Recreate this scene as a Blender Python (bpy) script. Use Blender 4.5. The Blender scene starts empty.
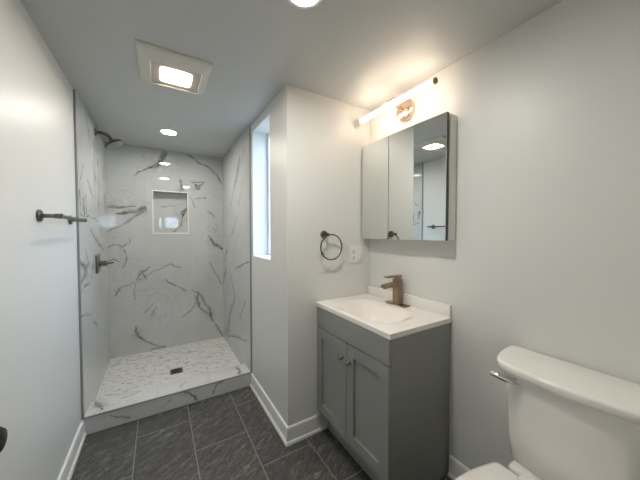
import bpy, bmesh, math, random
from mathutils import Vector, Matrix
random.seed(7)
S = bpy.context.scene
COL = S.collection
PI = math.pi

# ------------------------------------------------------------------ camera, world, exposure
cam_d = bpy.data.cameras.new('camera')
cam = bpy.data.objects.new('camera', cam_d)
COL.objects.link(cam)
cam.location = (0, 0, 1.33)
cam.rotation_euler = (math.radians(90 - 1.6117), 0, math.radians(-31.2353))
cam_d.sensor_fit = 'HORIZONTAL'
cam_d.sensor_width = 36
cam_d.lens = 36 * 267.02 / 640
cam_d.clip_start = 0.02
S.camera = cam

W = bpy.data.worlds.new('sky')
S.world = W
W.use_nodes = True
bg = W.node_tree.nodes['Background']
bg.inputs[0].default_value = (0.64, 0.80, 1.0, 1)
SKY = 8.5
bg.inputs[1].default_value = SKY
_w = W.node_tree                                   # hazy sky above the horizon, dull ground below it
_tc = _w.nodes.new('ShaderNodeTexCoord'); _sx = _w.nodes.new('ShaderNodeSeparateXYZ'); _rp = _w.nodes.new('ShaderNodeValToRGB')
_mr = _w.nodes.new('ShaderNodeMapRange'); _mr.inputs[1].default_value = -1; _mr.inputs[2].default_value = 1
_w.links.new(_tc.outputs['Generated'], _sx.inputs[0]); _w.links.new(_sx.outputs[2], _mr.inputs[0]); _w.links.new(_mr.outputs[0], _rp.inputs[0])
_e = _rp.color_ramp.elements
_e[0].position = 0.49; _e[0].color = (0.13, 0.13, 0.125, 1)
_e[1].position = 0.51; _e[1].color = (0.60, 0.78, 1.0, 1)
_n = _e.new(0.9); _n.color = (0.50, 0.70, 1.0, 1)
_w.links.new(_rp.outputs[0], bg.inputs[0])
TUBE, CAN, FAN = 14.0, 195.0, 90.0          # what the room's lamps give off
S.view_settings.view_transform = 'Standard'
S.view_settings.look = 'None'
S.view_settings.gamma = 1
S.view_settings.use_curve_mapping = False
S.view_settings.exposure = 0.28
S.cycles.max_bounces = 10
S.cycles.diffuse_bounces = 6
S.cycles.glossy_bounces = 5
S.cycles.use_denoising = True
S.cycles.sample_clamp_indirect = 6

# room dimensions (metres)
XL, XC, XR = -0.4425, 0.6816, 1.3548
YK, YP, YF, YB = -0.10, 1.512, 2.265, 3.39     # doorway wall, alcove wall, curb front, shower back
ZC, ZK, ZS = 2.2276, 0.117, 0.048

# ------------------------------------------------------------------ helpers
def tag(o, label=None, cat=None, group=None, kind=None):
    if label: o['label'] = label
    if cat: o['category'] = cat
    if group: o['group'] = group
    if kind: o['kind'] = kind
    return o

def thing(name, label, cat, loc=(0, 0, 0), group=None):
    o = bpy.data.objects.new(name, None)
    o.empty_display_size = 0.05
    COL.objects.link(o)
    o.location = loc
    return tag(o, label, cat, group)

def world_loc(p):
    v = Vector((0, 0, 0))
    while p is not None:
        v += Vector(p.location)
        p = p.parent
    return v

def obj(name, bm, mats, parent=None, smooth=None, origin=None):
    """link bm (built in room coordinates) as one mesh object"""
    off = world_loc(parent)
    if origin is not None: off = Vector(origin)
    bmesh.ops.translate(bm, verts=bm.verts, vec=-off)
    bmesh.ops.recalc_face_normals(bm, faces=bm.faces)
    me = bpy.data.meshes.new(name)
    bm.to_mesh(me); bm.free()
    for m in (mats if isinstance(mats, (list, tuple)) else [mats]): me.materials.append(m)
    if smooth is not None:
        me.polygons.foreach_set('use_smooth', [True] * len(me.polygons))
        me.set_sharp_from_angle(angle=math.radians(smooth))
    o = bpy.data.objects.new(name, me)
    COL.objects.link(o)
    if parent is not None: o.parent = parent
    elif origin is not None: o.location = origin
    return o

def struct(name, bm, mats, parent=None, smooth=None):
    o = obj(name, bm, mats, parent, smooth)
    if parent is None: o['kind'] = 'structure'
    return o

def box(bm, x0, x1, y0, y1, z0, z1, bev=0, seg=2, mi=0):
    t = bmesh.new()
    bmesh.ops.create_cube(t, size=1)
    for v in t.verts:
        v.co = Vector(((x0 + x1) / 2 + v.co.x * (x1 - x0), (y0 + y1) / 2 + v.co.y * (y1 - y0), (z0 + z1) / 2 + v.co.z * (z1 - z0)))
    if bev: bmesh.ops.bevel(t, geom=t.edges[:], offset=bev, segments=seg, affect='EDGES', profile=0.5)
    for f in t.faces: f.material_index = mi
    merge(bm, t)

def merge(bm, t):
    me = bpy.data.meshes.new('tmp')
    t.to_mesh(me); t.free()
    bm.from_mesh(me)
    bpy.data.meshes.remove(me)

def B(*a, **k):
    bm = bmesh.new(); box(bm, *a, **k); return bm

def lathe(bm, c, axis, prof, n=32, mi=0):
    """prof: (distance along axis, radius)"""
    A = Vector(axis).normalized()
    U = A.orthogonal().normalized(); V = A.cross(U)
    c = Vector(c); rings = []
    for d, r in prof:
        if r < 1e-6: rings.append([bm.verts.new(c + A * d)])
        else: rings.append([bm.verts.new(c + A * d + (U * math.cos(2 * PI * i / n) + V * math.sin(2 * PI * i / n)) * r) for i in range(n)])
    for a, b in zip(rings, rings[1:]):
        for i in range(n):
            j = (i + 1) % n
            q = [a[i % len(a)], a[j % len(a)], b[j % len(b)], b[i % len(b)]]
            u = []
            for v in q:
                if v not in u: u.append(v)
            if len(u) >= 3: bm.faces.new(u).material_index = mi
    for r in (rings[0], rings[-1]):
        if len(r) > 2: bm.faces.new(r).material_index = mi

def tube(bm, pts, rad, n=14, closed=False):
    """round section swept along pts; rad a number or one per point"""
    P = [Vector(p) for p in pts]; N = len(P)
    R = rad if isinstance(rad, (list, tuple)) else [rad] * N
    rings = []; up = None
    for i, p in enumerate(P):
        t = (P[(i + 1) % N] - P[i - 1]) if closed else (P[min(i + 1, N - 1)] - P[max(i - 1, 0)])
        t.normalize()
        up = t.orthogonal() if up is None else up - t * up.dot(t)
        up.normalize(); v = t.cross(up)
        rings.append([bm.verts.new(p + (up * math.cos(2 * PI * k / n) + v * math.sin(2 * PI * k / n)) * R[i]) for k in range(n)])
    m = N if closed else N - 1
    for i in range(m):
        a, b = rings[i], rings[(i + 1) % N]
        for k in range(n):
            bm.faces.new((a[k], a[(k + 1) % n], b[(k + 1) % n], b[k]))
    if not closed:
        bm.faces.new(rings[0]); bm.faces.new(rings[-1])

def loft(bm, rings, cap=True):
    R = [[bm.verts.new(p) for p in r] for r in rings]
    n = len(R[0])
    for a, b in zip(R, R[1:]):
        for k in range(n): bm.faces.new((a[k], a[(k + 1) % n], b[(k + 1) % n], b[k]))
    if cap: bm.faces.new(R[0]); bm.faces.new(R[-1])

def extrude_profile(bm, prof, p0, p1, out, ext0=0, ext1=0):
    """prof of (outward, height) pairs swept from p0 to p1; out = outward normal; ext = mitre slope at each end"""
    p0, p1, out = Vector(p0), Vector(p1), Vector(out)
    d = (p1 - p0).normalized()
    a = [bm.verts.new(p0 + out * u + Vector((0, 0, h)) - d * (ext0 * u)) for u, h in prof]
    b = [bm.verts.new(p1 + out * u + Vector((0, 0, h)) + d * (ext1 * u)) for u, h in prof]
    n = len(prof)
    for i in range(n): bm.faces.new((a[i], a[(i + 1) % n], b[(i + 1) % n], b[i]))
    bm.faces.new(a); bm.faces.new(b)

# ------------------------------------------------------------------ materials
class NT:
    def __init__(s, name):
        s.m = bpy.data.materials.new(name); s.m.use_nodes = True
        s.t = s.m.node_tree; s.b = s.t.nodes['Principled BSDF']; s.out = s.t.nodes['Material Output']
    def n(s, kind, **k):
        o = s.t.nodes.new(kind)
        for a, v in k.items(): setattr(o, a, v)
        return o
    def l(s, a, b): s.t.links.new(a, b)
    def math(s, op, a, b=None, clamp=False):
        o = s.n('ShaderNodeMath', operation=op, use_clamp=clamp)
        for i, v in enumerate((a, b)):
            if v is None: continue
            if isinstance(v, (int, float)): o.inputs[i].default_value = v
            else: s.l(v, o.inputs[i])
        return o.outputs[0]
    def coords(s): return s.n('ShaderNodeTexCoord').outputs['Object']
    def mapping(s, v, rot=(0, 0, 0), sc=(1, 1, 1), loc=(0, 0, 0)):
        o = s.n('ShaderNodeMapping')
        o.inputs['Rotation'].default_value = rot; o.inputs['Scale'].default_value = sc; o.inputs['Location'].default_value = loc
        s.l(v, o.inputs[0]); return o.outputs[0]
    def noise(s, v, scale, detail=3, rough=0.5, dist=0):
        o = s.n('ShaderNodeTexNoise')
        o.inputs['Scale'].default_value = scale; o.inputs['Detail'].default_value = detail
        o.inputs['Roughness'].default_value = rough; o.inputs['Distortion'].default_value = dist
        s.l(v, o.inputs['Vector']); return o
    def ramp(s, f, stops):
        o = s.n('ShaderNodeValToRGB'); s.l(f, o.inputs[0])
        e = o.color_ramp.elements
        while len(e) < len(stops): e.new(0.5)
        for x, (p, c) in zip(e, stops): x.position = p; x.color = (*c, 1) if len(c) == 3 else c
        return o.outputs[0]
    def mix(s, f, a, b, blend='MIX'):
        o = s.n('ShaderNodeMix', data_type='RGBA', blend_type=blend)
        for sock, v in ((o.inputs[0], f), (o.inputs[6], a), (o.inputs[7], b)):
            if isinstance(v, (int, float)): sock.default_value = v
            elif isinstance(v, tuple): sock.default_value = (*v, 1)
            else: s.l(v, sock)
        return o.outputs[2]
    def bump(s, h, strength=0.2, dist=0.002):
        o = s.n('ShaderNodeBump'); o.inputs['Strength'].default_value = strength; o.inputs['Distance'].default_value = dist
        s.l(h, o.inputs['Height']); s.l(o.outputs[0], s.b.inputs['Normal'])
    def set(s, **k):
        for a, v in k.items():
            q = s.b.inputs[a.replace('_', ' ')]
            if isinstance(v, tuple): v = (*v, 1)
            if hasattr(v, 'links'): s.l(v, q)
            else: q.default_value = v
        return s

def plain(name, col, rough=0.5, metal=0.0, var=0.03, nscale=30, bump=0.0, **k):
    t = NT(name); c = t.coords()
    nz = t.noise(c, nscale, 4)
    lo = tuple(max(0, x * (1 - var)) for x in col); hi = tuple(min(1, x * (1 + var)) for x in col)
    t.set(Base_Color=t.mix(nz.outputs[0], lo, hi), Roughness=rough, Metallic=metal, **k)
    if bump: t.bump(nz.outputs[0], bump)
    return t.m

def paint(name, col, rough):
    t = NT(name); c = t.coords()
    nz = t.noise(c, 160, 3)
    t.set(Base_Color=t.mix(t.noise(c, 2.5, 3).outputs[0], tuple(x * 0.985 for x in col), col), Roughness=rough)
    t.bump(nz.outputs[0], 0.12, 0.0012)
    return t.m

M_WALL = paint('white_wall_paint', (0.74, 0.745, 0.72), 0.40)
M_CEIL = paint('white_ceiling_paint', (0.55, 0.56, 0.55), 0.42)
M_TRIM = plain('white_trim_paint', (0.86, 0.86, 0.84), 0.3, var=0.01)
M_DOOR = plain('white_door_paint', (0.78, 0.78, 0.77), 0.4, var=0.01)
M_BLACK = plain('black_metal', (0.012, 0.012, 0.012), 0.35, 0.6)
M_VAN = plain('grey_cabinet_paint', (0.275, 0.281, 0.272), 0.36, var=0.02)
M_TOP = plain('white_cultured_marble', (0.88, 0.85, 0.81), 0.16, var=0.015, nscale=6)
M_CER = plain('white_ceramic', (0.85, 0.835, 0.795), 0.10, var=0.006)
M_SEAT = plain('white_seat_plastic', (0.86, 0.835, 0.80), 0.18, var=0.006)
M_CHROME = plain('chrome', (0.82, 0.82, 0.83), 0.06, 1.0, var=0.01)
M_NICKEL = plain('brushed_nickel', (0.27, 0.245, 0.22), 0.28, 1.0, var=0.1, nscale=90)
M_DARKN = plain('dark_nickel', (0.165, 0.148, 0.13), 0.28, 1.0, var=0.1, nscale=90)
M_BRONZE = plain('champagne_bronze', (0.32, 0.24, 0.17), 0.3, 1.0, var=0.08, nscale=80)
M_ROSE = plain('satin_copper_nickel', (0.78, 0.58, 0.46), 0.22, 1.0, var=0.05, nscale=50)
M_BRASS = plain('dark_brass', (0.46, 0.34, 0.19), 0.5, 0.8, var=0.05)
M_DOORRIM = plain('gap_shade_door_edge', (0.06, 0.06, 0.058), 0.5, var=0.03)  # door edges coloured dark like the shaded gap beside the case
M_EDGE = plain('grey_edge_trim', (0.33, 0.335, 0.33), 0.45, 0.3, var=0.05)
M_CASE = plain('white_enamel', (0.80, 0.80, 0.75), 0.3, var=0.02)
M_GAP = plain('dark_gap_shade', (0.03, 0.028, 0.025), 0.7)  # painted shade for the gaps round the mirror doors
M_PLAST = plain('white_plastic', (0.83, 0.825, 0.80), 0.3, var=0.01)
M_SLOT = plain('dark_slot', (0.05, 0.045, 0.04), 0.7)
M_FAN = plain('off_white_plastic', (0.66, 0.64, 0.58), 0.4, var=0.015)
M_VINYL = plain('white_vinyl', (0.80, 0.81, 0.82), 0.35, var=0.01)
M_GREYPL = plain('grey_rubber_nozzle', (0.20, 0.20, 0.195), 0.5)
M_HALLF = plain('pale_floorboards', (0.42, 0.36, 0.29), 0.4, var=0.15, nscale=9)

def mirror_mat():
    t = NT('mirror_glass')
    t.set(Base_Color=t.mix(t.noise(t.coords(), 3).outputs[0], (0.80, 0.83, 0.81), (0.82, 0.845, 0.825)), Roughness=0.0, Metallic=1.0)
    return t.m
M_MIRROR = mirror_mat()

def glass_mat():
    t = NT('window_glass')
    tr = t.n('ShaderNodeBsdfTransparent'); gl = t.n('ShaderNodeBsdfGlossy'); mx = t.n('ShaderNodeMixShader')
    tr.inputs[0].default_value = (0.93, 0.96, 0.97, 1); gl.inputs['Roughness'].default_value = 0.02
    mx.inputs[0].default_value = 0.06
    t.l(tr.outputs[0], mx.inputs[1]); t.l(gl.outputs[0], mx.inputs[2]); t.l(mx.outputs[0], t.out.inputs[0])
    return t.m
M_GLASS = glass_mat()

def emit(name, col, strength):
    t = NT(name)
    t.set(Base_Color=(0.8, 0.8, 0.8), Emission_Color=col, Emission_Strength=strength, Roughness=0.4)
    return t.m
M_TUBE = emit('glowing_warm_tube', (1.0, 0.80, 0.62), TUBE)
M_CAN = emit('glowing_downlight_lens', (1.0, 0.965, 0.90), CAN)
M_CAN2 = emit('glowing_dimmer_downlight_lens', (1.0, 0.965, 0.90), CAN * 1.35)

def fan_lens():            # a lens lit by a small lamp board in its middle
    t = NT('glowing_fan_lens'); c = t.coords()
    sx = t.n('ShaderNodeSeparateXYZ'); t.l(c, sx.inputs[0])
    def edge(v, a, b):
        o = t.n('ShaderNodeMapRange', interpolation_type='SMOOTHSTEP')
        t.l(t.math('ABSOLUTE', v), o.inputs[0])
        o.inputs[1].default_value = a; o.inputs[2].default_value = b
        o.inputs[3].default_value = 1; o.inputs[4].default_value = 0
        return o.outputs[0]
    core = t.math('MULTIPLY', edge(sx.outputs[0], 0.02, 0.085), edge(sx.outputs[1], 0.02, 0.09))
    halo = t.math('MULTIPLY', edge(sx.outputs[0], 0.02, 0.15), edge(sx.outputs[1], 0.02, 0.16))
    e = t.math('ADD', t.math('MULTIPLY', core, FAN), t.math('MULTIPLY', halo, 0.25))
    t.set(Base_Color=(0.40, 0.38, 0.34), Emission_Color=(1.0, 0.83, 0.66), Emission_Strength=e, Roughness=0.3)
    return t.m
M_FANLENS = fan_lens()

def slate_floor():
    t = NT('slate_floor_tile'); c = t.coords()
    # tiles 0.3125 x 0.625 laid lengthwise along Y, half offset
    mp = t.mapping(c, rot=(0, 0, -PI / 2), loc=(0, 0, 0))
    br = t.n('ShaderNodeTexBrick', offset=0.5, offset_frequency=2, squash=1)
    br.inputs['Scale'].default_value = 1.0
    br.inputs['Mortar Size'].default_value = 0.0028
    br.inputs['Mortar Smooth'].default_value = 0.15
    br.inputs['Brick Width'].default_value = 0.625
    br.inputs['Row Height'].default_value = 0.3135
    br.inputs['Color1'].default_value = (0, 0, 0, 1); br.inputs['Color2'].default_value = (1, 1, 1, 1)
    br.inputs['Mortar'].default_value = (0.5, 0.5, 0.5, 1)
    # brick x runs along room Y, brick y along room X
    cx = t.n('ShaderNodeSeparateXYZ'); t.l(c, cx.inputs[0])
    cb = t.n('ShaderNodeCombineXYZ')
    t.l(t.math('ADD', cx.outputs[1], FLOOR_OFF_Y), cb.inputs[0]); t.l(t.math('ADD', cx.outputs[0], FLOOR_OFF_X), cb.inputs[1])
    t.l(cb.outputs[0], br.inputs['Vector'])
    shift = t.n('ShaderNodeVectorMath', operation='MULTIPLY_ADD')      # each tile its own piece of stone
    t.l(br.outputs['Color'], shift.inputs[0]); shift.inputs[1].default_value = (7.3, 4.1, 0); t.l(c, shift.inputs[2])
    turned = t.mapping(shift.outputs[0], rot=(0, 0, math.radians(-34)))
    st = t.mapping(turned, sc=(1.0, 2.6, 1))
    n1 = t.noise(st, 15, 10, 0.74, 0.7); n2 = t.noise(shift.outputs[0], 3.0, 4, 0.55, 0.5); n3 = t.noise(t.mapping(turned, sc=(1, 1.3, 1)), 130, 3, 0.7)
    base = t.ramp(n1.outputs[0], [(0.33, (0.022, 0.0218, 0.021)), (0.47, (0.058, 0.057, 0.0545)), (0.57, (0.115, 0.113, 0.108)), (0.67, (0.30, 0.295, 0.28))])
    base = t.mix(t.ramp(n2.outputs[0], [(0.42, (0,) * 3), (0.66, (0.6,) * 3)]), base, (0.048, 0.047, 0.045))
    base = t.mix(t.ramp(n3.outputs[0], [(0.5, (0,) * 3), (0.70, (0.7,) * 3)]), base, (0.21, 0.195, 0.185))
    streak = t.noise(t.mapping(turned, sc=(0.5, 6, 1)), 4.5, 4, 0.65, 0.6)
    base = t.mix(t.ramp(streak.outputs[0], [(0.66, (0, 0, 0)), (0.71, (0.55,) * 3)]), base, (0.36, 0.355, 0.335))
    col = t.mix(br.outputs['Fac'], base, (0.27, 0.265, 0.25))
    t.set(Base_Color=col, Roughness=t.ramp(n1.outputs[0], [(0.3, (0.5,) * 3), (0.8, (0.33,) * 3)]))
    h = t.math('SUBTRACT', t.math('MULTIPLY', n1.outputs[0], 0.35), br.outputs['Fac'])
    t.bump(h, 0.35, 0.002)
    return t.m
FLOOR_OFF_Y, FLOOR_OFF_X = 0.625 * 4 - 1.125 + 0.3125, 0.3135 * 4 - 0.175
M_SLATE = slate_floor()

# ---- marble with drawn veins: every vein a polyline in room coordinates, part of the tile pattern
def vein_group():
    g = bpy.data.node_groups.new('vein_segment', 'ShaderNodeTree')
    I = g.interface
    for nm in ('P', 'A', 'BA'): I.new_socket(nm, in_out='INPUT', socket_type='NodeSocketVector')
    for nm in ('InvLen2', 'W0', 'W1', 'Prev'): I.new_socket(nm, in_out='INPUT', socket_type='NodeSocketFloat')
    I.new_socket('Out', in_out='OUTPUT', socket_type='NodeSocketFloat')
    N = g.nodes; L = g.links
    i = N.new('NodeGroupInput'); o = N.new('NodeGroupOutput')
    ch = N.new('ShaderNodeVectorMath'); ch.operation = 'MULTIPLY_ADD'; L.new(i.outputs['Prev'], ch.inputs[0]); ch.inputs[1].default_value = (0, 0, 1e-6); L.new(i.outputs['P'], ch.inputs[2])   # evaluates the segments one after another
    pa = N.new('ShaderNodeVectorMath'); pa.operation = 'SUBTRACT'; L.new(ch.outputs[0], pa.inputs[0]); L.new(i.outputs['A'], pa.inputs[1])
    dt = N.new('ShaderNodeVectorMath'); dt.operation = 'DOT_PRODUCT'; L.new(pa.outputs[0], dt.inputs[0]); L.new(i.outputs['BA'], dt.inputs[1])
    tt = N.new('ShaderNodeMath'); tt.operation = 'MULTIPLY'; tt.use_clamp = True; L.new(dt.outputs['Value'], tt.inputs[0]); L.new(i.outputs['InvLen2'], tt.inputs[1])
    sc = N.new('ShaderNodeVectorMath'); sc.operation = 'SCALE'; L.new(i.outputs['BA'], sc.inputs[0]); L.new(tt.outputs[0], sc.inputs['Scale'])
    df = N.new('ShaderNodeVectorMath'); df.operation = 'DISTANCE'; L.new(pa.outputs[0], df.inputs[0]); L.new(sc.outputs[0], df.inputs[1])
    w = N.new('ShaderNodeMix'); w.data_type = 'FLOAT'; L.new(tt.outputs[0], w.inputs[0]); L.new(i.outputs['W0'], w.inputs[2]); L.new(i.outputs['W1'], w.inputs[3])
    q = N.new('ShaderNodeMath'); q.operation = 'DIVIDE'; L.new(df.outputs['Value'], q.inputs[0]); L.new(w.outputs[0], q.inputs[1])
    k = N.new('ShaderNodeMath'); k.operation = 'MINIMUM'; L.new(q.outputs[0], k.inputs[0]); L.new(i.outputs['Prev'], k.inputs[1])
    L.new(k.outputs[0], o.inputs[0])
    return g
VEIN = vein_group()

def marble(name, veins, plane, joints=(), base=(0.595, 0.607, 0.597), rough=0.008, seed=0.0):
    """veins: list of [(a, b, width), ...] in the plane's two coordinates; joints: (axis index in plane, position)"""
    t = NT(name); c = t.coords()
    ax = {'X': (1, 2), 'Y': (0, 2), 'Z': (0, 1)}[plane]
    sp = t.n('ShaderNodeSeparateXYZ'); t.l(c, sp.inputs[0])
    fl = t.n('ShaderNodeCombineXYZ'); t.l(sp.outputs[ax[0]], fl.inputs[0]); t.l(sp.outputs[ax[1]], fl.inputs[1])
    fl.inputs[2].default_value = seed
    wob = t.noise(fl.outputs[0], 9, 4, 0.6)
    w2 = t.n('ShaderNodeVectorMath', operation='SUBTRACT'); t.l(wob.outputs['Color'], w2.inputs[0]); w2.inputs[1].default_value = (0.5, 0.5, 0.5)
    w3 = t.n('ShaderNodeVectorMath', operation='MULTIPLY_ADD'); t.l(w2.outputs[0], w3.inputs[0]); w3.inputs[1].default_value = (0.07, 0.07, 0); t.l(fl.outputs[0], w3.inputs[2])
    flat0 = t.n('ShaderNodeVectorMath', operation='MULTIPLY'); t.l(w3.outputs[0], flat0.inputs[0]); flat0.inputs[1].default_value = (1, 1, 0)
    prev = None
    for v in veins:
        for (a0, a1, wa), (b0, b1, wb) in zip(v, v[1:]):
            g = t.n('ShaderNodeGroup'); g.node_tree = VEIN
            t.l(flat0.outputs[0], g.inputs['P'])
            d = (b0 - a0, b1 - a1)
            g.inputs['A'].default_value = (a0, a1, 0); g.inputs['BA'].default_value = (d[0], d[1], 0)
            g.inputs['InvLen2'].default_value = 1 / max(1e-6, d[0] ** 2 + d[1] ** 2)
            g.inputs['W0'].default_value = wa * (1.7 if wa < 0.007 else 2.6); g.inputs['W1'].default_value = wb * (1.7 if wb < 0.007 else 2.6)
            if prev is None: g.inputs['Prev'].default_value = 9
            else: t.l(prev, g.inputs['Prev'])
            prev = g.outputs[0]
    clouds = t.noise(fl.outputs[0], 3.2, 4, 0.55, 0.3)
    col = t.ramp(clouds.outputs[0], [(0.35, tuple(x * 0.93 for x in base)), (0.65, base)])
    fine = t.noise(fl.outputs[0], 5.5, 5, 0.6, 1.2)                      # faint hairlines
    ridge = t.math('ABSOLUTE', t.math('SUBTRACT', fine.outputs[0], 0.5))
    thin = t.ramp(ridge, [(0.0, (0.7,) * 3), (0.016, (0,) * 3)])
    thin = t.math('MULTIPLY', thin, t.ramp(t.noise(fl.outputs[0], 2.3, 2).outputs[0], [(0.5, (0,) * 3), (0.68, (1,) * 3)]))
    col = t.mix(thin, col, (0.30, 0.31, 0.31))
    if prev is not None:
        grain = t.noise(fl.outputs[0], 42, 6, 0.8, 0.9)
        core = t.ramp(prev, [(0.35, (1,) * 3), (1.0, (0,) * 3)])
        brk = t.ramp(grain.outputs[0], [(0.40, (0.25,) * 3), (0.54, (1,) * 3)])
        col = t.mix(t.math('MULTIPLY', core, brk), col, (0.075, 0.077, 0.076))
        halo = t.ramp(t.math('MULTIPLY', prev, 0.25), [(0.1, (0.6,) * 3), (0.9, (0,) * 3)])
        col = t.mix(t.math('MULTIPLY', halo, t.ramp(t.noise(fl.outputs[0], 14, 3).outputs[0], [(0.4, (0,) * 3), (0.6, (1,) * 3)])), col, (0.33, 0.335, 0.33))
    jm = None
    for k, pos in joints:
        d = t.math('ABSOLUTE', t.math('SUBTRACT', sp.outputs[ax[k]], pos))
        m = t.math('LESS_THAN', d, 0.0012)
        jm = m if jm is None else t.math('MAXIMUM', jm, m)
    if jm is not None: col = t.mix(t.math('MULTIPLY', jm, 0.6), col, (0.42, 0.42, 0.41))
    t.set(Base_Color=col, Roughness=rough)
    t.b.inputs['IOR'].default_value = 1.58
    return t.m

def mosaic():
    t = NT('marble_strip_mosaic'); c = t.coords()
    br = t.n('ShaderNodeTexBrick', offset=0.37, offset_frequency=2)
    br.inputs['Scale'].default_value = 1; br.inputs['Mortar Size'].default_value = 0.0016; br.inputs['Mortar Smooth'].default_value = 0.3
    br.inputs['Brick Width'].default_value = 0.052; br.inputs['Row Height'].default_value = 0.0165
    br.inputs['Color1'].default_value = (0, 0, 0, 1); br.inputs['Color2'].default_value = (1, 1, 1, 1); br.inputs['Mortar'].default_value = (0.5, 0.5, 0.5, 1)
    t.l(c, br.inputs['Vector'])
    sh = t.n('ShaderNodeVectorMath', operation='MULTIPLY_ADD'); t.l(br.outputs['Color'], sh.inputs[0]); sh.inputs[1].default_value = (9, 5, 3); t.l(c, sh.inputs[2])
    nz = t.noise(sh.outputs[0], 16, 4, 0.65, 0.5)
    col = t.ramp(nz.outputs[0], [(0.30, (0.16, 0.16, 0.15)), (0.385, (0.34, 0.34, 0.315)), (0.44, (0.75, 0.748, 0.72)), (0.8, (0.85, 0.845, 0.82))])
    sep = t.n('ShaderNodeSeparateColor'); t.l(br.outputs['Color'], sep.inputs[0])
    col = t.mix(t.ramp(sep.outputs[0], [(0.86, (0,) * 3), (0.95, (0.6,) * 3)]), col, (0.30, 0.295, 0.27))
    col = t.mix(br.outputs['Fac'], col, (0.74, 0.73, 0.69))
    t.set(Base_Color=col, Roughness=0.3)
    t.bump(t.math('SUBTRACT', 1.0, br.outputs['Fac']), 0.25, 0.001)
    return t.m
M_MOSAIC = mosaic()

V_BACK = [
    [(0.077, 2.205, 0.0090), (0.038, 2.092, 0.0140), (-0.046, 2.027, 0.0080), (-0.109, 1.988, 0.0050), (-0.205, 1.924, 0.0030)],
    [(0.293, 2.217, 0.0040), (0.375, 2.161, 0.0050), (0.513, 2.098, 0.0050), (0.613, 2.016, 0.0060), (0.658, 1.925, 0.0050)],
    [(0.341, 1.906, 0.0040), (0.468, 1.918, 0.0040), (0.403, 1.843, 0.0120), (0.361, 1.897, 0.0060)],
    [(0.229, 1.917, 0.0070), (0.233, 1.817, 0.0090)],
    [(-0.432, 1.581, 0.0050), (-0.360, 1.595, 0.0100), (-0.278, 1.594, 0.0060), (-0.202, 1.604, 0.0030)],
    [(-0.353, 1.515, 0.0040), (-0.296, 1.527, 0.0100), (-0.220, 1.540, 0.0090), (-0.159, 1.574, 0.0130), (-0.114, 1.608, 0.0080)],
    [(-0.115, 1.576, 0.0080), (-0.168, 1.532, 0.0070), (-0.229, 1.467, 0.0040), (-0.347, 1.393, 0.0030), (-0.445, 1.312, 0.0020)],
    [(-0.431, 1.182, 0.0030), (-0.374, 1.211, 0.0030), (-0.318, 1.168, 0.0040), (-0.250, 1.218, 0.0030), (-0.241, 1.270, 0.0020)],
    [(0.380, 1.726, 0.0040), (0.488, 1.733, 0.0030)],
    [(0.328, 1.745, 0.0020), (0.369, 1.622, 0.0030)],
    [(0.497, 1.581, 0.0030), (0.586, 1.514, 0.0040)],
    [(0.528, 1.286, 0.0050), (0.572, 1.202, 0.0090), (0.628, 1.153, 0.0080), (0.686, 1.115, 0.0050)],
    [(-0.302, 1.147, 0.0030), (-0.287, 1.023, 0.0030), (-0.313, 0.962, 0.0020)],
    [(-0.196, 0.838, 0.0020), (-0.151, 0.909, 0.0060), (-0.079, 0.957, 0.0020)],
    [(-0.116, 0.842, 0.0050), (-0.159, 0.920, 0.0040)],
    [(-0.391, 0.672, 0.0040), (-0.349, 0.749, 0.0050)],
    [(-0.349, 0.759, 0.0020), (-0.196, 0.817, 0.0020), (-0.033, 0.921, 0.0020), (0.109, 0.978, 0.0030), (0.207, 0.938, 0.0030)],
    [(-0.214, 0.798, 0.0020), (-0.225, 0.630, 0.0030)],
    [(-0.130, 0.478, 0.0030), (-0.057, 0.554, 0.0030)],
    [(-0.221, 0.333, 0.0050), (-0.196, 0.243, 0.0090), (-0.135, 0.176, 0.0060), (-0.072, 0.119, 0.0040), (0.049, 0.059, 0.0050)],
    [(-0.091, 0.058, 0.0030), (0.049, 0.070, 0.0030)],
    [(0.059, 0.815, 0.0030), (0.087, 0.779, 0.0060), (0.185, 0.725, 0.0040), (0.255, 0.672, 0.0050)],
    [(0.327, 0.664, 0.0040), (0.401, 0.632, 0.0060), (0.486, 0.467, 0.0050), (0.519, 0.354, 0.0090), (0.563, 0.249, 0.0050), (0.619, 0.141, 0.0060), (0.677, 0.056, 0.0060)],
    [(0.401, 0.632, 0.0050), (0.379, 0.552, 0.0070), (0.420, 0.429, 0.0060), (0.485, 0.371, 0.0050)],
    [(0.221, 0.366, 0.0030), (0.335, 0.453, 0.0030), (0.389, 0.551, 0.0030)],
    [(0.524, 0.965, 0.0030), (0.591, 0.840, 0.0030), (0.647, 0.701, 0.0030)],
    [(-0.086, 0.406, 0.0020), (-0.020, 0.516, 0.0030)],
    [(-0.449, 1.032, 0.0020), (-0.393, 1.059, 0.0030), (-0.337, 1.025, 0.0020)],
]
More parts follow.
